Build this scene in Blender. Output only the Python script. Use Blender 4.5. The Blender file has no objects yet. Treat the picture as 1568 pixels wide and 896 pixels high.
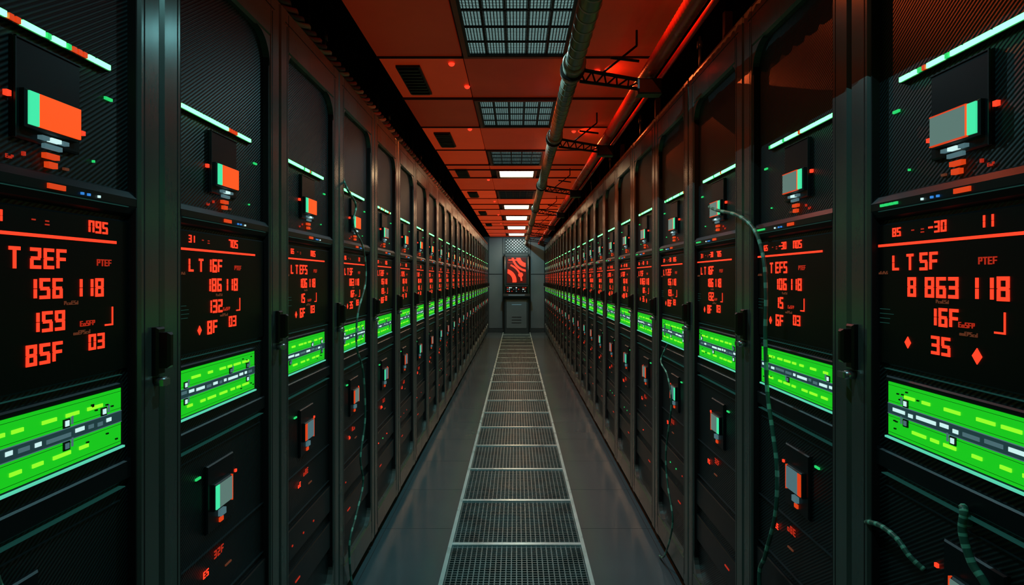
import bpy, math, random
from mathutils import Vector, Matrix
random.seed(7)
sc = bpy.context.scene
sc.view_settings.view_transform = 'Standard'
sc.view_settings.look = 'None'
CAMZ = 1.35
# ---------------------------------------------------------------- materials
MATS = {}
def mat(name, col, rough=0.5, metal=0.0, emit=None, es=0.0, sampling=None, coat=0.0, spec=0.5):
    m = bpy.data.materials.new(name); m.use_nodes = True
    b = m.node_tree.nodes['Principled BSDF']
    b.inputs['Base Color'].default_value = (*col, 1)
    b.inputs['Roughness'].default_value = rough
    b.inputs['Metallic'].default_value = metal
    b.inputs['Coat Weight'].default_value = coat
    b.inputs['Specular IOR Level'].default_value = spec
    if emit:
        b.inputs['Emission Color'].default_value = (*emit, 1)
        b.inputs['Emission Strength'].default_value = es
    if sampling:
        m.cycles.emission_sampling = sampling
    MATS[name] = m
    return m
def nodes(m): return m.node_tree.nodes, m.node_tree.links, m.node_tree.nodes['Principled BSDF']
def add_noise(m, c1, c2, scale=6, rlo=None, rhi=None, stretch=(1,1,1), bump=0.0, bscale=80):
    n, l, b = nodes(m)
    tc = n.new('ShaderNodeTexCoord'); mp = n.new('ShaderNodeMapping')
    mp.inputs['Scale'].default_value = stretch
    l.new(tc.outputs['Object'], mp.inputs['Vector'])
    t = n.new('ShaderNodeTexNoise'); t.inputs['Scale'].default_value = scale; t.inputs['Detail'].default_value = 5
    l.new(mp.outputs[0], t.inputs['Vector'])
    r = n.new('ShaderNodeValToRGB')
    r.color_ramp.elements[0].position = .35; r.color_ramp.elements[1].position = .7
    r.color_ramp.elements[0].color = (*c1, 1); r.color_ramp.elements[1].color = (*c2, 1)
    l.new(t.outputs['Fac'], r.inputs[0]); l.new(r.outputs[0], b.inputs['Base Color'])
    if rlo is not None:
        mr = n.new('ShaderNodeMapRange'); mr.inputs['To Min'].default_value = rlo; mr.inputs['To Max'].default_value = rhi
        mr.inputs['From Min'].default_value = .3; mr.inputs['From Max'].default_value = .7
        l.new(t.outputs['Fac'], mr.inputs['Value']); l.new(mr.outputs[0], b.inputs['Roughness'])
    if bump:
        t2 = n.new('ShaderNodeTexNoise'); t2.inputs['Scale'].default_value = bscale
        l.new(mp.outputs[0], t2.inputs['Vector'])
        bp = n.new('ShaderNodeBump'); bp.inputs['Strength'].default_value = bump; bp.inputs['Distance'].default_value = .002
        l.new(t2.outputs['Fac'], bp.inputs['Height']); l.new(bp.outputs[0], b.inputs['Normal'])

m = mat('frame_metal', (.05,.06,.055), .34, .65); add_noise(m, (.14,.18,.16), (.19,.24,.21), 3, .22, .33, (1,1,.3), .08, 60)
m = mat('frame_seam', (.003,.004,.004), .7)
m = mat('rack_body', (.01,.014,.015), .6)
m = mat('mesh_panel', (.01,.016,.018), .42, .3)
n, l, b = nodes(m)
tc = n.new('ShaderNodeTexCoord'); mp = n.new('ShaderNodeMapping'); mp.inputs['Rotation'].default_value = (0, math.radians(35), 0)
l.new(tc.outputs['Object'], mp.inputs['Vector'])
w = n.new('ShaderNodeTexWave'); w.inputs['Scale'].default_value = 44; w.bands_direction = 'Z'
l.new(mp.outputs[0], w.inputs['Vector'])
r = n.new('ShaderNodeValToRGB'); r.color_ramp.elements[0].color = (.001,.0025,.003,1); r.color_ramp.elements[1].color = (.020,.046,.050,1)
r.color_ramp.elements[0].position=.4
l.new(w.outputs['Fac'], r.inputs[0]); l.new(r.outputs[0], b.inputs['Base Color'])
bp = n.new('ShaderNodeBump'); bp.inputs['Strength'].default_value=.35; bp.inputs['Distance'].default_value=.002
l.new(w.outputs['Fac'], bp.inputs['Height']); l.new(bp.outputs[0], b.inputs['Normal'])

mat('gloss_black', (.001,.0035,.0045), .38, 0, coat=.0, spec=.22)
mat('unit_dark', (.005,.012,.014), .36, .2, spec=.35)
mat('unit_grey', (.025,.045,.05), .35, .5)
mat('handle_black', (.005,.006,.007), .35, .2)
mat('steel', (.45,.5,.5), .3, .9)
mat('red_led', (.3,.02,.01), .5, emit=(1,.040,.013), es=1.45, sampling='NONE')
mat('red_dim', (.1,.01,.005), .5, emit=(1,.045,.015), es=.38, sampling='NONE')
mat('brown_dim', (.05,.02,.01), .5, emit=(1,.25,.1), es=.09, sampling='NONE')
mat('orange_scr', (.3,.05,.01), .4, emit=(1,.075,.008), es=1.15)
mat('orange_dim', (.2,.03,.01), .4, emit=(1,.07,.01), es=.65, sampling='NONE')
mat('cyan_led', (.05,.3,.2), .4, emit=(.05,.78,.36), es=1.0, sampling='NONE')
mat('mint_led', (.1,.4,.25), .4, emit=(.095,.80,.18), es=5.2)
mat('blue_led', (.05,.1,.3), .4, emit=(.04,.3,.9), es=.7, sampling='NONE')
mat('grey_scr', (.05,.07,.065), .3, emit=(.13,.23,.20), es=.75)
mat('green_scr', (.005,.1,.005), .35, emit=(.008,.48,.010), es=1.15)
mat('lime', (.1,.2,.02), .4, emit=(.28,.95,.02), es=1.1, sampling='NONE')
mat('white_px', (.3,.3,.3), .4, emit=(.6,.9,.88), es=.95, sampling='NONE')
mat('grey_px', (.05,.06,.07), .4, emit=(.07,.15,.17), es=.9, sampling='NONE')
mat('slate_px', (.01,.02,.02), .4, emit=(.015,.05,.055), es=.8, sampling='NONE')
mat('dark_px', (.003,.006,.005), .4)
mat('teal_line', (.02,.05,.045), .35, .3, emit=(.03,.22,.18), es=.16, sampling='NONE')
mat('teal_glow', (.05,.3,.2), .35, 0, emit=(.12,.75,.5), es=.8)
m = mat('green_led', (.02,.2,.05), .4, emit=(.02,.7,.16), es=.9, sampling='NONE')

m = mat('floor_tile', (.03,.04,.045), .26, 0); add_noise(m, (.078,.122,.134), (.092,.140,.152), 2, .15, .21, bump=.04, bscale=30)
m = mat('floor_seam', (.004,.006,.007), .6)
m = mat('trench', (.001,.0015,.002), .8)
m = mat('grate_metal', (.12,.15,.155), .38, .5); add_noise(m, (.09,.17,.175), (.16,.28,.285), 8, .32, .5)
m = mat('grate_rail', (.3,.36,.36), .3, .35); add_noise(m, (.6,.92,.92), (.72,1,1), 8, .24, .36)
m = mat('wall_dark', (.012,.016,.018), .7); add_noise(m, (.01,.014,.016), (.02,.026,.028), 3)
m = mat('wall_teal', (.09,.12,.13), .5, .2); add_noise(m, (.11,.175,.195), (.145,.215,.235), 2, .4, .6)
m = mat('wall_teal_dark', (.04,.068,.076), .45, .3)
m = mat('ceiling_void', (.008,.004,.003), .8)
m = mat('ceiling_slab', (.03,.006,.004), .7)
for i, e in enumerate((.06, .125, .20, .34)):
    m = mat('ceiling_glow_panel_%d' % i, (.42,.05,.02), .5, emit=(1,.068,.010), es=e)  # added red emission stands in for light falling on the ceiling
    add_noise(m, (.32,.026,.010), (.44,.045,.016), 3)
mat('fixture_rim', (.3,.05,.02), .45, .2)
mat('fixture_dark', (.015,.014,.014), .5, .5)
m = mat('lamp_cool', (.3,.4,.4), .5, emit=(.34,.60,.58), es=.8)
mat('lamp_warm', (.8,.7,.6), .5, emit=(1,.62,.34), es=11)
m = mat('pipe_brass', (.2,.15,.1), .33, .5); add_noise(m, (.26,.22,.17), (.42,.35,.27), 9, .25, .45, (1,.2,1), .2)
m = mat('pipe_red', (.3,.03,.015), .3, .1); add_noise(m, (.65,.03,.015), (.85,.07,.03), 9, .22, .4)
mat('bracket_black', (.02,.014,.013), .4, .5)
mat('cable_green', (.03,.16,.11), .4); mat('cable_mint', (.16,.6,.42), .35)
mat('cable_red', (.3,.04,.02), .5); mat('cable_dark', (.02,.015,.013), .5); mat('cable_pale', (.4,.28,.2), .5)
mat('poster_dark', (.02,.004,.003), .3, emit=(.5,.01,.005), es=.1)
mat('beacon', (.5,.03,.02), .4, emit=(1,.04,.015), es=1.6)

# ---------------------------------------------------------------- builder
class MB:
    def __init__(s): s.v=[]; s.f=[]; s.m=[]; s.names=[]; s.smooth=[]
    def mi(s, n):
        if n not in s.names: s.names.append(n)
        return s.names.index(n)
    def face(s, pts, mt, sm=False):
        k=len(s.v); s.v += [tuple(p) for p in pts]; s.f.append(tuple(range(k,k+len(pts)))); s.m.append(s.mi(mt)); s.smooth.append(sm)
    def box(s, x0,x1,y0,y1,z0,z1, mt):
        if x0>x1: x0,x1=x1,x0
        if y0>y1: y0,y1=y1,y0
        if z0>z1: z0,z1=z1,z0
        k=len(s.v)
        s.v += [(x0,y0,z0),(x1,y0,z0),(x1,y1,z0),(x0,y1,z0),(x0,y0,z1),(x1,y0,z1),(x1,y1,z1),(x0,y1,z1)]
        for q in ((0,3,2,1),(4,5,6,7),(0,1,5,4),(1,2,6,5),(2,3,7,6),(3,0,4,7)):
            s.f.append(tuple(k+i for i in q)); s.m.append(s.mi(mt)); s.smooth.append(False)
    def prism(s, pts2, axis, a, b, mt):
        def P(p, t):
            if axis=='x': return (t,p[0],p[1])
            if axis=='y': return (p[0],t,p[1])
            return (p[0],p[1],t)
        k=len(s.v); n=len(pts2)
        s.v += [P(p,a) for p in pts2]+[P(p,b) for p in pts2]
        i=s.mi(mt)
        s.f.append(tuple(k+j for j in range(n))); s.f.append(tuple(k+n+j for j in reversed(range(n))))
        s.m += [i,i]; s.smooth += [False,False]
        for j in range(n):
            s.f.append((k+j,k+n+j,k+n+(j+1)%n,k+(j+1)%n)); s.m.append(i); s.smooth.append(False)
    def bbox(s, x0,x1,y0,y1,z0,z1,mt,c=.003):
        if z0>z1: z0,z1=z1,z0
        if x0>x1: x0,x1=x1,x0
        s.box(x0,x1,y0+c,y1,z0,z1,mt)
        a=[(x0,y0+c,z0),(x1,y0+c,z0),(x1,y0+c,z1),(x0,y0+c,z1)]
        b=[(x0+c,y0,z0+c),(x1-c,y0,z0+c),(x1-c,y0,z1-c),(x0+c,y0,z1-c)]
        s.face(b,mt)
        for j in range(4): s.face([a[j],a[(j+1)%4],b[(j+1)%4],b[j]],mt)
    def tube(s, pts, r, mt, seg=10, alt=None, rf=None, caps=True):
        pts=[Vector(p) for p in pts]; rings=[]
        up=None
        for i,p in enumerate(pts):
            t=(pts[min(i+1,len(pts)-1)]-pts[max(i-1,0)]).normalized()
            if up is None:
                up = Vector((0,0,1)) if abs(t.z)<.9 else Vector((1,0,0))
            sx=t.cross(up).normalized(); up=sx.cross(t).normalized()
            rr = rf(i) if rf else r
            k=len(s.v)
            for j in range(seg):
                a=2*math.pi*j/seg
                s.v.append(tuple(p+sx*math.cos(a)*rr+up*math.sin(a)*rr))
            rings.append(k)
        for i in range(len(rings)-1):
            mm = mt if not alt else (alt if (i//2)%3==0 else mt)
            for j in range(seg):
                j2=(j+1)%seg
                s.f.append((rings[i]+j,rings[i]+j2,rings[i+1]+j2,rings[i+1]+j)); s.m.append(s.mi(mm)); s.smooth.append(True)
        if caps:
            s.f.append(tuple(rings[0]+j for j in reversed(range(seg)))); s.m.append(s.mi(mt)); s.smooth.append(False)
            s.f.append(tuple(rings[-1]+j for j in range(seg))); s.m.append(s.mi(mt)); s.smooth.append(False)
    def mesh(s, name):
        me=bpy.data.meshes.new(name); me.from_pydata(s.v,[],s.f)
        for nme in s.names: me.materials.append(MATS[nme])
        me.polygons.foreach_set('material_index', s.m); me.polygons.foreach_set('use_smooth', s.smooth)
        me.update(); return me
    def obj(s, name, loc=(0,0,0)):
        o=bpy.data.objects.new(name, s.mesh(name)); o.location=loc; sc.collection.objects.link(o); return o
def place(me, name, loc=(0,0,0), rz=0):
    o=bpy.data.objects.new(name, me); o.location=loc; o.rotation_euler=(0,0,rz); sc.collection.objects.link(o); return o

# ---------------------------------------------------------------- segment font
SEG={'0':'abcdef','1':'bc','2':'abged','3':'abgcd','4':'fgbc','5':'afgcd','6':'afgecd','7':'abc','8':'abcdefg','9':'abcdfg',
 'L':'fed','E':'afged','F':'afge','b':'fgecd','S':'afgcd','N':'feabc','P':'abfge','o':'gecd','c':'ged','A':'abcefg','-':'g','=':'gd','T':'T','I':'T','R':'abfge','d':'bgecd','U':'fedcb',' ':''}
def char(mb, ch, x, z, w, h, y, mt, t=None):
    t = t or h*.165
    def R(a,b2,c,d): mb.box(a,b2,y-.0012,y,c,d,mt)
    for s_ in SEG.get(ch,''):
        if s_=='a': R(x,x+w,z+h-t,z+h)
        if s_=='d': R(x,x+w,z,z+t)
        if s_=='g': R(x+t*.3,x+w-t*.3,z+h/2-t/2,z+h/2+t/2)
        if s_=='f': R(x,x+t,z+h/2+t*.1,z+h-t*.3)
        if s_=='e': R(x,x+t,z+t*.3,z+h/2-t*.1)
        if s_=='b': R(x+w-t,x+w,z+h/2+t*.1,z+h-t*.3)
        if s_=='c': R(x+w-t,x+w,z+t*.3,z+h/2-t*.1)
        if s_=='T': R(x,x+w,z+h-t,z+h); R(x+w/2-t/2,x+w/2+t/2,z,z+h-t)
def text(mb, st, x, v, h, y, mt='red_led', pitch=None):
    pitch = pitch or h*.80; w=h*.62
    z=CAMZ+v-h/2
    for c in st:
        char(mb,c,x,z,w,h,y,mt)
        x+=pitch

# ---------------------------------------------------------------- rack
W=.6; TOPV=2.19; GT=2.05; GB=.17; ST=.072
def make_rack(var, mirror, sh=0.0):
    rnd=random.Random(var*13+(5 if mirror else 1))
    mb=MB()
    U=(lambda u: .6-u) if mirror else (lambda u:u)
    def B(u0,u1,d0,d1,v0,v1,mt): mb.box(U(u0),U(u1),d0,d1,CAMZ+v0,CAMZ+v1,mt)
    def BB(u0,u1,d0,d1,v0,v1,mt,c=.003): mb.bbox(U(u0),U(u1),d0,d1,CAMZ+v0,CAMZ+v1,mt,c)
    e=.0015
    NR = mirror and var==1
    mb.box(e,W-e,.05,1.0,.0,.06,'rack_body')
    mb.box(e,W-e,.055,1.0,.06,TOPV-.02,'rack_body')
    mb.box(e,W-e,.012,1.0,TOPV-.012,TOPV,'frame_metal')
    def stile(a,b,inner_right):
        c=.007
        prof=[(a,.05),(a,c),(a+c,0),(b-c,0),(b,c),(b,.05)]
        mb.prism(prof,'z',.062,TOPV-.013,'frame_metal')
        xs = b-.016 if inner_right else a+.016
        mb.box(xs-.0012,xs+.0012,-.0006,.002,.1,TOPV-.06,'frame_seam')
    stile(.003,ST,True); stile(W-ST,W-.003,False)
    def rail(z0,z1):
        c=.007
        mb.prism([(.05,z0),(c,z0),(0,z0+c),(0,z1-c),(c,z1),(.05,z1)],'x',ST-.002,W-ST+.002,'frame_metal')
    rail(GT,TOPV-.013); rail(.062,GB)
    mb.box(ST-.03,W-ST+.03,-.0007,.002,TOPV-.052,TOPV-.0496,'frame_seam')
    def fillet(cu,cv,su,sv,r):
        pts=[(cu,cv)]; n=8
        cx,cz=cu+su*r,cv+sv*r
        for i in range(n+1):
            a=math.pi/2*i/n
            pts.append((cx-su*r*math.sin(a), cz-sv*r*math.cos(a)))
        if su*sv>0: pts=pts[::-1]
        mb.prism(pts,'y',.0008,.045,'frame_metal')
    rn, rf_ = (.03,.085)
    if mirror: rn, rf_ = rf_, rn
    fillet(ST,GT,1,-1,rn); fillet(W-ST,GT,-1,-1,rf_)
    fillet(ST,GB,1,1,rn); fillet(W-ST,GB,-1,1,rf_)
    g=.0035
    mb.box(ST,ST+g,.004,.04,GB,GT,'frame_seam'); mb.box(W-ST-g,W-ST,.004,.04,GB,GT,'frame_seam')
    D=.02
    mb.box(ST,W-ST,D,.055,GB,GT,'mesh_panel')
    hx = U(W-.020)
    mb.bbox(hx-.014,hx+.014,-.012,.0,CAMZ-.19,CAMZ-.095,'handle_black',.004)
    mb.bbox(hx-.009,hx+.009,-.032,-.012,CAMZ-.175,CAMZ-.105,'handle_black',.005)
    mb.tube([(hx,-.001,CAMZ-.202),(hx,-.022,CAMZ-.202)],.009,'steel',12)
    mb.box(hx-.02,hx+.004,-.026,-.019,CAMZ-.208,CAMZ-.196,'steel')
    # --- LED strip
    x=.075
    end=.435+sh*.6+(.015 if NR else 0)
    B(x,end,D-.009,D,.367,.369,'unit_grey'); B(x,end,D-.009,D,.3775,.3795,'unit_grey')
    while x<end-.012:
        L=rnd.choice((.03,.045,.06,.018)); L=min(L,end-x)
        k=rnd.random()
        mt='mint_led' if k<.6 else ('orange_dim' if k<.8 else 'green_led')
        if mt!='mint_led': L=min(L,.012)
        B(x,x+L-.004,D-.012,D,.369,.3775,mt); x+=L
    # --- projector block
    p=.225+rnd.uniform(-.012,.012)+sh*1.1+(.025 if NR else 0)
    BB(p-.012,p+.12,D-.008,D,.205,.352,'unit_dark')
    B(p-.012,p-.010,D-.010,D-.007,.205,.352,'unit_grey'); B(p-.012,p+.12,D-.010,D-.007,.350,.352,'unit_grey')
    scr = 'grey_scr' if (mirror or (var==0 and not sh)) else 'orange_scr'
    BB(p-.003,p+.106,D-.018,D-.008,.222,.278,'unit_grey')
    B(p,p+.018,D-.021,D-.016,.226,.275,'cyan_led')
    B(p+.019,p+.103,D-.021,D-.016,.226,.275,scr)
    if scr=='grey_scr':
        B(p+.019,p+.021,D-.022,D-.016,.226,.275,'orange_scr'); B(p+.019,p+.103,D-.022,D-.016,.2245,.2265,'orange_dim')
        B(p+.019,p+.103,D-.022,D-.016,.2745,.2765,'orange_dim')
    for q,ww in ((.03,.014),(.048,.02),(.072,.012)):
        B(p+q,p+q+ww,D-.016,D-.007,.211,.217,'white_px' if ww>.015 else 'grey_px')
    B(p+.04,p+.075,D-.012,D-.006,.200,.207,'grey_px')
    B(p+.045,p+.072,D-.010,D-.002,.186,.194,'orange_dim'); B(p+.05,p+.068,D-.010,D-.002,.172,.181,'orange_dim')
    B(p-.022,p-.014,D-.006,D,.262,.270,'red_led'); B(p+.126,p+.134,D-.006,D,.240,.247,'red_led')
    B(p+.01,p+.014,D-.004,D,.182,.188,'red_dim'); B(p+.09,p+.1,D-.004,D,.175,.179,'brown_dim')
    text(mb, 'EoP', U(p-.02) if not mirror else U(p)+.0, .176,.006, D-.002,'red_dim')
    B(.46,.478,D-.004,D,.318,.323,'green_led'); B(.43,.433,D-.004,D,.2,.204,'green_led')
    # --- tray bulge
    z0=CAMZ+.115; z1=CAMZ+.165
    prof=[(D,z0),(D-.010,z0+.006),(D-.017,z0+.02),(D-.017,z0+.034),(D-.010,z1-.004),(D,z1)]
    mb.prism(prof,'x',ST+.002,W-ST-.002,'unit_dark')
    B(.08,.5,D-.0185,D-.013,.1315,.1325,'teal_line')
    B(.26+sh,.295+sh,D-.02,D-.013,.138,.146,'orange_dim'); B(.33+sh,.335+sh,D-.02,D-.013,.138,.142,'blue_led'); B(.345+sh,.35+sh,D-.02,D-.013,.138,.142,'blue_led')
    B(.37+sh,.374+sh,D-.02,D-.013,.138,.142,'white_px')
    if mirror:
        for i in range(4): B(.44+i*.014,.45+i*.014,D-.02,D-.013,.140,.145,'green_led')
    # --- display unit
    DD=D-.005
    BB(ST+.005,W-ST-.005,DD,D,-.168,.108,'gloss_black')
    T = DD-.0002
    n1 = ['N95','11','705','N05'][var%4]
    b1 = 0.125+sh*2.3
    text(mb, ['27','85','31','65'][var%4], b1-(.02 if sh else 0), .089,.017,T)
    text(mb, '-=', b1+.055,.089,.013,T,'red_dim',.026)
    if mirror: text(mb,'-30',b1+.10,.09,.02,T)
    text(mb, n1, b1+.185+(0.03 if n1=='11' else 0)-(.01 if sh else 0),.089,.021,T)
    mb.box(.08,.46+sh*.5,T-.001,T,CAMZ+.063,CAMZ+.068,'red_led')
    if sh: text(mb,'LT',b1-.03,.031,.032,T,'red_led',.045)
    else:
        text(mb,'L',b1+.0,.031,.03,T); text(mb,'T',b1+.042,.031,.03,T)
    text(mb,['2EF','5F','16F','EFS'][var%4],b1+.078 -(.025 if sh else 0),.031,.032,T)
    text(mb,'PTEF',b1+.215-(.02 if sh else 0),.028,.012,T,'red_dim')
    o2=(.035 if NR else 0)
    if NR:
        text(mb,'8',b1+.045,-.015,.036,T); text(mb,'863',b1+.092,-.015,.036,T); text(mb,'118',b1+.192,-.015,.037,T)
    else:
        text(mb,['156','863','186','106'][var%4],b1+.075-(.03 if sh else 0),-.015,.032,T)
        text(mb,'118',b1+.16-(.02 if sh else 0),-.015,.032,T)
    text(mb,['159','16F','132','15'][var%4],b1+.08-(.03 if sh else 0)+o2*.6,-.066,.032,T)
    text(mb,'EoSFR',b1+.155+o2*.5,-.075,.009,T,'red_dim'); text(mb,'ooEPScd',b1+.14+o2,-.089,.007,T,'brown_dim')
    text(mb,'PcoESd',b1+.12,-.039,.0065,T,'brown_dim')
    bx=b1+.243-(.01 if sh else 0)+o2*.6
    mb.box(bx,bx+.003,T-.001,T,CAMZ-.08,CAMZ-.05,'red_led'); mb.box(bx-.018,bx+.003,T-.001,T,CAMZ-.083,CAMZ-.08,'red_led')
    def dia(x,v,r):
        z=CAMZ+v; mb.prism([(x-r*.8,z),(x,z-r),(x+r*.8,z),(x,z+r)],'y',T-.001,T,'red_led')
    dia(b1+.045-(.055 if sh else 0),-.118,.011)
    text(mb,['85F','35','8F','6F'][var%4],b1+.08-(.035 if sh else 0)+o2*.8,-.115,.032,T)
    if NR: dia(b1+.212,-.122,.013)
    else: text(mb,'03',b1+.185-(.01 if sh else 0),-.108,.027,T)
    for i in range(4):
        mb.box(.085,.085+rnd.uniform(.02,.05),T-.0005,T,CAMZ-.06-i*.009,CAMZ-.0588-i*.009,'teal_line')
    text(mb,'oEcPoS',.082,.012,.006,T,'brown_dim')
    B(.08,.50,D-.006,D,-.176,-.1750,'teal_line')
    # --- green screen
    g0,g1=-.300,-.198
    ge=.445+sh*.9+(.035 if mirror else 0)
    BB(ST+.004,ge+.012,D-.009,D,-.312,-.188,'unit_dark')
    GD=D-.0095
    B(ST+.008,ge,GD-.001,GD,g0,g1,'green_scr')
    mid=(g0+g1)/2
    B(ST+.008,ge,GD-.002,GD,mid-.0095,mid+.0095,'slate_px')
    B(ST+.008,ge,GD-.0025,GD,mid-.0105,mid-.0092,'grey_px'); B(ST+.008,ge,GD-.0025,GD,mid+.0092,mid+.0105,'grey_px')
    xx=.085
    while xx<ge-.025:
        L=rnd.choice((.02,.035,.05,.012)); L=min(L,ge-.008-xx)
        oz=rnd.uniform(-.002,.002)
        B(xx,xx+L,GD-.003,GD,mid-.003+oz,mid+.0035+oz,'white_px' if rnd.random()<.55 else 'grey_px'); xx+=L+.01
    for zz in (g0+.021,g1-.021):
        xx=.10+rnd.uniform(0,.03)
        while xx<ge-.06:
            L=rnd.choice((.028,.036,.02)); B(xx,xx+L,GD-.003,GD,zz-.0028,zz+.0028,'lime'); xx+=L+rnd.choice((.012,.02,.035))
        B(ST+.008,ge,GD-.0016,GD,zz+.015,zz+.0155,'dark_px')
        B(ST+.008,ge,GD-.0016,GD,zz-.0155,zz-.015,'dark_px')
    for cx in (.095,.30+sh,ge-.05+rnd.uniform(-.02,.01)):
        for sg in (1,-1):
            if rnd.random()<.8:
                zz=mid+sg*.018
                B(cx,cx+.014,GD-.003,GD,zz-.007,zz+.007,'dark_px'); B(cx+.003,cx+.011,GD-.004,GD,zz-.0045,zz+.0045,'white_px' if rnd.random()<.6 else 'grey_px')
                B(cx+.018,cx+.021,GD-.003,GD,zz-.004,zz+.010,'grey_px')
    for i in range(8):
        cx=rnd.uniform(ge-.09,ge-.012); zz=rnd.choice((g0+.02,g1-.02))+rnd.uniform(-.01,.01); B(cx,cx+.005,GD-.0035,GD,zz,zz+.0025,'dark_px')
    B(ST+.004,ge+.006,D-.014,D-.004,g0-.007,g0-.0035,'teal_glow')  # emissive lip paints the screen's light spilling on its lower edge
    # --- lower trays
    for v_,dd in ((-.380,.012),(-.405,.004)):
        B(.08,.50,D-dd,D,v_-.0015,v_,'teal_line' if dd>.01 else 'unit_grey')
    BB(ST+.004,W-ST-.004,D-.009,D,-.372,-.335,'unit_dark')
    q=.21+rnd.uniform(-.03,.03)
    BB(q-.02,q+.11,D-.008,D,-.60,-.44,'unit_dark')
    BB(q-.002,q+.082,D-.018,D-.008,-.552,-.488,'unit_grey')
    B(q,q+.015,D-.020,D-.015,-.548,-.492,'cyan_led' if var%2==0 else 'orange_dim')
    B(q+.017,q+.078,D-.020,D-.015,-.548,-.492,'grey_scr' if var%3 else 'grey_px')
    B(q+.078,q+.08,D-.021,D-.015,-.552,-.488,'orange_dim')
    B(q+.03,q+.055,D-.016,D-.006,-.575,-.56,'grey_px'); B(q+.033,q+.05,D-.012,D,-.59,-.58,'orange_dim')
    B(q-.06,q-.04,D-.004,D,-.46,-.455,'green_led'); B(q+.13,q+.137,D-.004,D,-.5,-.493,'red_led')
    text(mb,['EL3','ALo','32F','o8E'][var%4],q+(.02 if not mirror else .05),-.665,.019,D-.003,'red_dim',.017)
    text(mb,['5Fo','To','E5','cE'][var%4],q-.03,-.69,.016,D-.003,'red_led',.014)
    B(.3,.33,D-.003,D,-.72,-.716,'brown_dim')
    for v_ in (-.64,-.78):
        B(.08,.52,D-.006,D,v_-.0015,v_,'unit_grey')
    BB(ST+.004,W-ST-.004,D-.010,D,-.90,-.80,'unit_dark'); BB(ST+.004,W-ST-.004,D-.010,D,-1.04,-.94,'unit_dark')
    for i in range(3):
        if rnd.random()<.7: B(.12+i*.1,.128+i*.1,D-.012,D-.008,-.86,-.855,rnd.choice(['red_led','green_led','red_dim']))
    B(.15,.19,D-.012,D-.008,-.99,-.985,'red_dim')
    return mb.mesh('server_rack')
LM=[make_rack(v,False) for v in range(4)]; RM=[make_rack(v,True) for v in range(4)]
LNEAR=make_rack(0,False,.05)
X=.71; RSH=.08
for k in range(-1,25):
    lm = LNEAR if k==1 else LM[[2,3,0,2,3,1][k+1] if k<5 else (k*3+1)%4]
    place(lm,'server_rack',(-X,.6*k,0),math.radians(90))
    place(RM[[2,0,1,3,2,0][k+1] if k<5 else (k*3+2)%4],'server_rack',(X,.6*(k+1)+RSH,0),math.radians(-90))

# ---------------------------------------------------------------- shell
Y0,Y1=-1.1,15.12
mb=MB(); G=.345
for sx in (-1,1):
    a,b_=sorted((sx*G,sx*1.78))
    mb.box(a,b_,Y0,Y1,-.12,-.004,'floor_seam')
    y=-.96
    while y<Y1-.01:
        ya=max(y,Y0)+.0015; yb=min(y+.6,Y1)-.0015
        for (c,d) in ((G,.705),(.708,1.78)):
            p,q=sorted((sx*c,sx*d)); mb.box(p,q,ya,yb,-.004,0,'floor_tile')
        y+=.6
mb.box(-G,G,Y0,Y1,-.12,-.10,'trench')
mb.obj('floor')
mb=MB(); mb.box(-1.9,-1.78,Y0,Y1,0,2.9,'wall_dark'); mb.obj('wall_left')
mb=MB(); mb.box(1.78,1.9,Y0,Y1,0,2.9,'wall_dark'); mb.obj('wall_right')
mb=MB(); mb.box(-1.9,1.9,Y0-.1,Y0,0,2.9,'wall_dark'); mb.obj('wall_back')
mb=MB(); mb.box(-1.9,1.9,Y1,Y1+.1,0,2.9,'wall_teal_dark')
for (a,b_,c,d) in ((-.70,-.36,.10,1.45),(-.70,-.36,1.47,2.38),(.36,.70,.10,1.45),(.36,.70,1.47,2.38),(-.34,.34,1.98,2.38)):
    mb.bbox(a,b_,Y1-.02,Y1,c,d,'wall_teal',.006)
mb.obj('wall_front')
mb=MB(); mb.bbox(-.7,.7,Y1-.035,Y1-.021,0,.09,'wall_teal_dark'); mb.obj('baseboard_front')

# ceiling
mb=MB()
mb.box(-1.9,1.9,Y0,Y1,2.9,3.0,'ceiling_void')
mb.box(-.67,.67,Y0,Y1,2.425,2.47,'ceiling_slab')
fix=[(.6,1.2,.46,0),(2.2,2.83,.46,0),(3.55,4.15,.46,0),(4.95,5.54,.44,0),(5.84,6.25,.36,1),(7.17,7.86,.43,0),(8.55,9.1,.38,1),(10.05,10.8,.38,1),(12.0,12.8,.38,1),(13.9,14.7,.38,1)]
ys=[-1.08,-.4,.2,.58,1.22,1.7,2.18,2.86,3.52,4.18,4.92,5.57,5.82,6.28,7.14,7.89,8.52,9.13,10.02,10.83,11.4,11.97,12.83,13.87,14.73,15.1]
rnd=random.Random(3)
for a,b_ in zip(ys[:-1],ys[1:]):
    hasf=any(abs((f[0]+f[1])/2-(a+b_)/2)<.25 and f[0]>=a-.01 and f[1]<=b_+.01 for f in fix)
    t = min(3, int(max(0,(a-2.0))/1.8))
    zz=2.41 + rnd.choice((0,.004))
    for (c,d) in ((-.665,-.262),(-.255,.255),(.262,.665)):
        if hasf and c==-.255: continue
        lev=max(0,min(3,t+rnd.choice((-1,0,0)) - (1 if c>.2 else 0)+1))  # glow level carries the light falloff: dimmer nearby and on the pipe-shaded right
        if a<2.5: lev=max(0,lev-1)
        mb.box(c,d,a+.006,b_-.006,zz,2.425,'ceiling_glow_panel_%d'%lev)
    mb.box(-.67,.67,b_-.006,b_+.006,2.402,2.425,'ceiling_slab')
mb.obj('ceiling')
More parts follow.
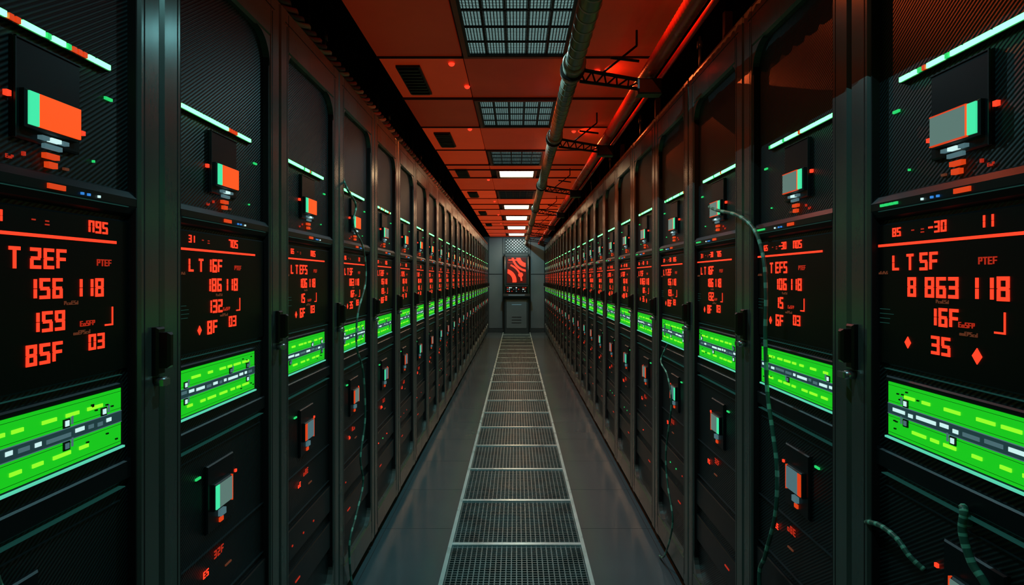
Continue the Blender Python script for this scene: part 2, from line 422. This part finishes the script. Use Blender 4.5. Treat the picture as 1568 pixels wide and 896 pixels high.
for (a,b_,w,lit) in fix:
    mb=MB(); h=w/2
    z0=2.397
    rim='fixture_rim'
    for (p,q,r_,s_) in ((-h-.02,-h,a-.02,b_+.02),(h,h+.02,a-.02,b_+.02),(-h,h,a-.02,a),(-h,h,b_,b_+.02)):
        mb.box(p,q,r_,s_,z0,2.4245,rim)
    i=.012
    for (p,q,r_,s_) in ((-h,-h+i,a,b_),(h-i,h,a,b_),(-h+i,h-i,a,a+i),(-h+i,h-i,b_-i,b_)):
        mb.box(p,q,r_,s_,z0+.003,2.424,'fixture_dark')
    mb.box(-h+i,h-i,a+i,b_-i,2.411,2.424,'lamp_warm' if lit else 'lamp_cool')
    if not lit:
        for j in range(1,4):
            y=a+(b_-a)*j/4; mb.box(-h,h,y-.004,y+.004,2.405,2.411,'fixture_dark')
        for j in range(1,5):
            x=-h+w*j/5; mb.box(x-.004,x+.004,a,b_,2.405,2.411,'fixture_dark')
        nx=int(w/.013)
        for j in range(nx):
            x=-h+w*(j+.5)/nx; mb.box(x-.0020,x+.0020,a+i,b_-i,2.4095,2.411,'fixture_dark')
        ny=int((b_-a)/.013)
        for j in range(ny):
            y=a+(b_-a)*(j+.5)/ny; mb.box(-h+i,h-i,y-.0020,y+.0020,2.4095,2.411,'fixture_dark')
    mb.obj('ceiling_lamp' if lit else 'grille_light')
mb=MB()
mb.box(-.06,.06,-.22,.22,-.012,0,'fixture_dark')
for j in range(9): mb.box(-.05,.05,-.2+j*.048,-.2+j*.048+.02,-.02,-.012,'bracket_black')
vm=mb.mesh('air_vent')
for y in (1.5,3.19,4.55,6.0,7.5,9.6,11.7): place(vm,'air_vent',(-.54,y,2.4095))
mb=MB()
prev=None
for i in range(5):
    a=math.pi/2*i/4; r_=.016*math.cos(a); z=-.014*math.sin(a)
    ring=[(r_*math.cos(t*math.pi/6),r_*math.sin(t*math.pi/6),z) for t in range(12)]
    if prev:
        for t in range(12): mb.face([prev[t],prev[(t+1)%12],ring[(t+1)%12],ring[t]],'beacon',True)
    prev=ring
bm_=mb.mesh('warning_light')
BE=((-.32,2.95),(-.272,3.3),(.268,3.3),(-.33,4.24),(-.3,6.4),(.3,5.1),(-.3,8.2),(.3,8.2),(-.3,9.9),(-.3,11.5),(.3,11.5),(.41,2.0),(.41,3.05),(.41,4.3))  # the last domes, beside the conduit, are added to go with its red spots
for (x,y) in BE: place(bm_,'warning_light',(x,y,2.4095))

# ---------------------------------------------------------------- floor grating
mb=MB()
L=.6; h=G
p=.0240
mb.box(-h+.02,h-.02,.0,.026,-.035,.006,'grate_rail')
n_=int((2*h-.05)/p)
for i in range(n_+1):
    x=-h+.025+(2*h-.05)*i/n_; mb.box(x-.0026,x+.0026,.026,L,-.02,0,'grate_metal')
n_=int(L/p)
for i in range(1,n_+1):
    y=.026+(L-.026)*i/(n_+1); mb.box(-h+.02,h-.02,y-.0026,y+.0026,-.010,-.001,'grate_metal')
for sx in (-1,1):
    a,b_=sorted((sx*(h-.001),sx*(h-.02))); mb.box(a,b_,0,L,-.09,.008,'grate_rail')
mb.box(-h+.02,h-.02,.26,.28,-.09,-.04,'trench')
o=mb.obj('floor_grating',(0,-.57,0))
md=o.modifiers.new('Array','ARRAY'); md.count=26; md.use_relative_offset=False; md.use_constant_offset=True; md.constant_offset_displace=(0,.6,0)

# ---------------------------------------------------------------- pipes
PZ=CAMZ+.88
def corr(base,amp): return lambda i: base+amp*(i%2)
mb=MB()
mb.tube([(.235,-1.0,PZ),(.235,15.08,PZ)],.036,'pipe_brass',24)
for y in (2.5,3.75,5.65,7.55,9.45,11.35,13.2,1.2):
    mb.tube([(.235,y-.07,PZ),(.235,y-.069,PZ),(.235,y-.045,PZ),(.235,y-.044,PZ),(.235,y+.03,PZ),(.235,y+.031,PZ),(.235,y+.06,PZ)],.04,'pipe_brass',24,rf=lambda i:[.040,.048,.048,.041,.041,.049,.049][i])
yy=-.9
while yy<15:
    mb.tube([(.235,yy,PZ),(.235,yy+.012,PZ)],.0378,'pipe_brass',20); yy+=.08
mb.obj('ceiling_pipe')
mb=MB()
pts=[(.565,-1+.014*i,PZ) for i in range(int(16.05/.014))]
mb.tube(pts,.030,'pipe_red',14,rf=corr(.028,.005))
mb.obj('corrugated_conduit')
mb=MB(); mb.tube([(.635,-1,PZ+.01),(.635,15.08,PZ+.01)],.011,'pipe_red',10); mb.tube([(.62,-1,PZ+.05),(.62,15.08,PZ+.05)],.009,'bracket_black',8)
mb.obj('thin_conduit')
mb=MB()
def bar(a,b_,r_=.006): mb.tube([a,b_],r_,'bracket_black',6)
bar((.03,0,.0),(.34,0,-.055),.008); bar((.03,0,-.05),(.30,0,-.085),.007)
for i in range(6):
    t=i/6; t2=(i+.5)/6; t3=(i+1)/6
    up=lambda t:(.03+.31*t,0,-.055*t); lo=lambda t:(.03+.27*t,0,-.05-.035*t)
    bar(up(t),lo(t2),.004); bar(lo(t2),up(t3),.004)
bar((.05,0,.15),(.05,0,0),.006); bar((.12,0,-.02),(.27,0,.1),.005); bar((.27,0,.1),(.27,0,.165),.005)
bar((.16,0,.05),(.28,0,.035),.006)
mb.bbox(.27,.37,-.03,.03,-.11,-.045,'bracket_black',.006)
mb.tube([(0,-.012,.0),(0,.012,0)],.052,'bracket_black',20)
bm2=mb.mesh('pipe_bracket')
for y in (1.22,2.52,3.77,5.67,7.57,9.47,11.37,13.22): place(bm2,'pipe_bracket',(.235,y,PZ))

# cable bundle on the rack tops
mb=MB()
for j in range(4):
    pts=[]
    for i in range(900):
        y=-.5+i*.0172; a=y*26+j*math.pi/2
        pts.append((-.735+.015*math.cos(a),y,TOPV+.026+.015*math.sin(a)))
    mb.tube(pts,.009,['cable_red','cable_dark','cable_pale','cable_dark'][j],6)
mb.obj('cable_bundle')
for sx in (-1,1):
    mb=MB()
    for x in (.84,1.1): mb.box(*sorted((sx*x,sx*(x+.02))),-.5,15,TOPV+.08,TOPV+.13,'bracket_black')
    for i in range(40): mb.box(*sorted((sx*.86,sx*1.1)),-.3+i*.38,-.27+i*.38,TOPV+.085,TOPV+.1,'bracket_black')
    for i in range(13):
        y=.0+i*1.2
        mb.box(*sorted((sx*.835,sx*.865)),y,y+.03,TOPV,TOPV+.709,'bracket_black')
        mb.box(*sorted((sx*1.1,sx*1.12)),y,y+.03,TOPV,TOPV+.709,'bracket_black')
    mb.obj('cable_tray')
mb=MB()
mb.tube([(0,0,0),(0,0,.17)],.006,'unit_grey',8); mb.tube([(0,0,.0),(0,0,.03)],.014,'unit_grey',8); mb.tube([(0,0,.12),(0,0,.15)],.013,'unit_grey',6)
rm=mb.mesh('mounting_rod')
for y in (2.42,3.62,4.82,6.02,7.22):
    place(rm,'mounting_rod',(-.775,y,TOPV)); place(rm,'mounting_rod',(.765,y+RSH,TOPV))

# ---------------------------------------------------------------- hanging cables
def smooth_path(P,n=14):
    out=[]
    P=[Vector(p) for p in P]
    for i in range(len(P)-1):
        p0=P[max(i-1,0)];p1=P[i];p2=P[i+1];p3=P[min(i+2,len(P)-1)]
        for j in range(n):
            t=j/n
            out.append(.5*((2*p1)+(-p0+p2)*t+(2*p0-5*p1+4*p2-p3)*t*t+(-p0+3*p1-3*p2+p3)*t**3))
    out.append(P[-1]); return out
def cable(pts,r,name='hanging_cable'):
    mb=MB(); mb.tube(smooth_path(pts),r,'cable_green',8,alt='cable_mint'); mb.obj(name)
def wp(side,x,y,xx):
    d=abs(x-791); Yw=918*xx/d; return (side*xx,Yw,CAMZ+(427-y)*xx/d)
R=.69
cable([(.724,2.25,CAMZ+.27)]+[wp(1,*q,R) for q in ((1098,322),(1130,330),(1155,352),(1169,395),(1173,450),(1172,520),(1175,600),(1183,660),(1190,720),(1187,790),(1172,850),(1163,900))]+[(.69,1.6,.15),(.69,1.65,.012)],.0058)
cable([(-.724,2.5,CAMZ+.42)]+[wp(-1,*q,R) for q in ((532,290),(545,315),(541,345),(556,380),(560,430),(548,480),(546,530),(556,570),(559,640),(552,700),(556,740),(545,790),(535,835))]+[(-.70,2.55,.05),(-.69,2.6,.010)],.0045)
cable([(.724,2.85,CAMZ-.3)]+[wp(1,*q,R) for q in ((1012,552),(1022,575),(1028,620),(1020,690),(1022,740),(1030,800),(1018,850))]+[(.69,2.9,.01)],.004)
cable([(-.728,.80,1.03),(-.712,.80,1.02),(-.708,.80,.99),(-.708,.81,.95),(-.71,.825,.90),(-.715,.83,.80),(-.728,.83,.70)],.007)
cable([(.728,.965,.955),(.712,.955,.985),(.705,.945,.98),(.703,.945,.95),(.706,.93,.91),(.715,.90,.86),(.722,.89,.7),(.728,.90,.6)],.0065)
cable([(.728,1.235,.84),(.713,1.22,.855),(.710,1.17,.868),(.710,1.12,.865),(.715,1.09,.845),(.728,1.07,.83)],.005)

# ---------------------------------------------------------------- kiosk at end wall
mb=MB(); F=Y1-.24
c=.03
mb.prism([(-.31,Y1-.021),(-.31,F+c),(-.31+c,F),(.31-c,F),(.31,F+c),(.31,Y1-.021)],'z',.0,1.96,'wall_teal_dark')
mb.bbox(-.27,.27,F-.02,F,1.20,1.92,'unit_grey',.01)
mb.box(-.235,.235,F-.023,F-.019,1.25,1.88,'poster_dark')
rnd=random.Random(11)
def arc(cx,cz,r0,r1,a0,a1,mt,y):
    n=16
    for i in range(n):
        a=a0+(a1-a0)*i/n; b2=a0+(a1-a0)*(i+1)/n
        P=[(cx+r0*math.cos(a),cz+r0*math.sin(a)),(cx+r1*math.cos(a),cz+r1*math.sin(a)),(cx+r1*math.cos(b2),cz+r1*math.sin(b2)),(cx+r0*math.cos(b2),cz+r0*math.sin(b2))]
        P=[(max(-.225,min(.225,p[0])),max(1.26,min(1.87,p[1]))) for p in P]
        mb.face([(p[0],y,p[1]) for p in P],mt)
arc(.25,1.9,.16,.26,math.pi,1.5*math.pi,'red_led',F-.025)
arc(.3,1.95,.38,.43,math.pi,1.5*math.pi,'red_led',F-.025)
arc(-.3,1.3,.20,.30,-.2,1.3,'red_led',F-.0255)
arc(-.3,1.3,.40,.44,0,1.2,'red_led',F-.025)
arc(.1,1.45,.02,.06,0,6.28,'red_led',F-.026)
mb.box(-.2,.05,F-.026,F-.02,1.80,1.83,'red_led'); mb.box(-.22,-.05,F-.026,F-.02,1.74,1.75,'red_dim')
mb.bbox(-.28,.28,F-.03,F,.99,1.17,'gloss_black',.008)
for i in range(9):
    x=-.24+i*.055
    for z in (1.03,1.08,1.12):
        if rnd.random()<.65: mb.box(x,x+rnd.choice((.015,.03,.04)),F-.034,F-.029,z,z+.02,rnd.choice(['white_px','grey_px','grey_px','red_dim']))
mb.prism([(F,.86),(F-.13,.90),(F-.14,.93),(F-.05,.98),(F,.98)],'x',-.33,.33,'unit_grey')
mb.box(-.2,.2,F-.12,F-.06,.942,.955,'grey_px')
mb.bbox(-.25,.25,F-.012,F,.12,.82,'wall_teal',.008)
for z in (.25,.32,.39): mb.box(-.12,.12,F-.016,F-.011,z,z+.015,'handle_black')
mb.box(-.12,.12,F-.016,F-.011,.7,.715,'grey_px')
for x in (-.29,.29): mb.tube([(x,F-.02,1.2),(x,F-.02,1.9)],.009,'steel',8)
mb.obj('control_kiosk')
mb=MB()
mb.bbox(-.3,.3,Y1-.035,Y1-.021,2.0,2.36,'wall_teal_dark',.004)
for i in range(14):
    for j in range(9):
        mb.box(-.27+i*.04,-.27+i*.04+.02,Y1-.037,Y1-.034,2.02+j*.037,2.02+j*.037+.018,'steel' if (i+j)%2 else 'handle_black')
mb.obj('wall_vent')

# ---------------------------------------------------------------- lights
def spot(name,loc,col,en,ang=150,rad=.0,rx=0,blend=.8,ry=0):
    l=bpy.data.lights.new(name,'SPOT'); l.color=col; l.energy=en; l.spot_size=math.radians(ang); l.spot_blend=blend; l.shadow_soft_size=rad
    o=bpy.data.objects.new(name,l); o.location=loc; o.rotation_euler=(rx,ry,0); sc.collection.objects.link(o)
for (y,e) in ((.9,14),(2.5,24),(3.85,25),(5.25,22),(7.5,22),(10.4,16)):
    spot('cool_fill_spot',(0,y,2.39),(.38,.90,1.0),e,150)  # cool spots boost the grilles' teal light; the farthest is added without a grille
for (x,y,e) in ((-.33,4.24,30),(-.272,3.3,15),(.268,3.3,15),(.3,5.1,34),(-.3,6.4,36),(.3,8.2,34),(-.3,8.2,28),(-.3,9.9,28),(.3,11.5,24),(-.3,11.5,24)):
    sgn = -1 if x<0 else 1
    spot('red_fill_spot',(x,y,2.39),(1,.13,.028),e,100,0,0,.9,math.radians(42)*sgn)  # added red spots at the domes, tilted to tint the rack posts
for (y,e) in ((2.0,5),(3.05,5),(4.3,6)):
    spot('red_fill_spot',(.41,y,2.385),(1,.12,.028),e,150,0,0,.3,math.radians(-55))  # added red spots aimed at the conduit's left side
spot('kiosk_fill_spot',(0,13.3,2.38),(.5,.93,1),36,110,0,math.radians(52))  # added cool spot without a fixture, brightens the end wall
w_=bpy.data.worlds.new('world'); sc.world=w_; w_.use_nodes=True
w_.node_tree.nodes['Background'].inputs[0].default_value=(.01,.02,.025,1); w_.node_tree.nodes['Background'].inputs[1].default_value=.3

# ---------------------------------------------------------------- camera
cd=bpy.data.cameras.new('camera'); cd.lens=36*918/1568; cd.sensor_width=36; cd.shift_x=-7/1568; cd.shift_y=-21/1568; cd.clip_start=.02
co=bpy.data.objects.new('camera',cd); co.location=(0,0,CAMZ); co.rotation_euler=(math.radians(90),0,0); sc.collection.objects.link(co)
sc.camera=co
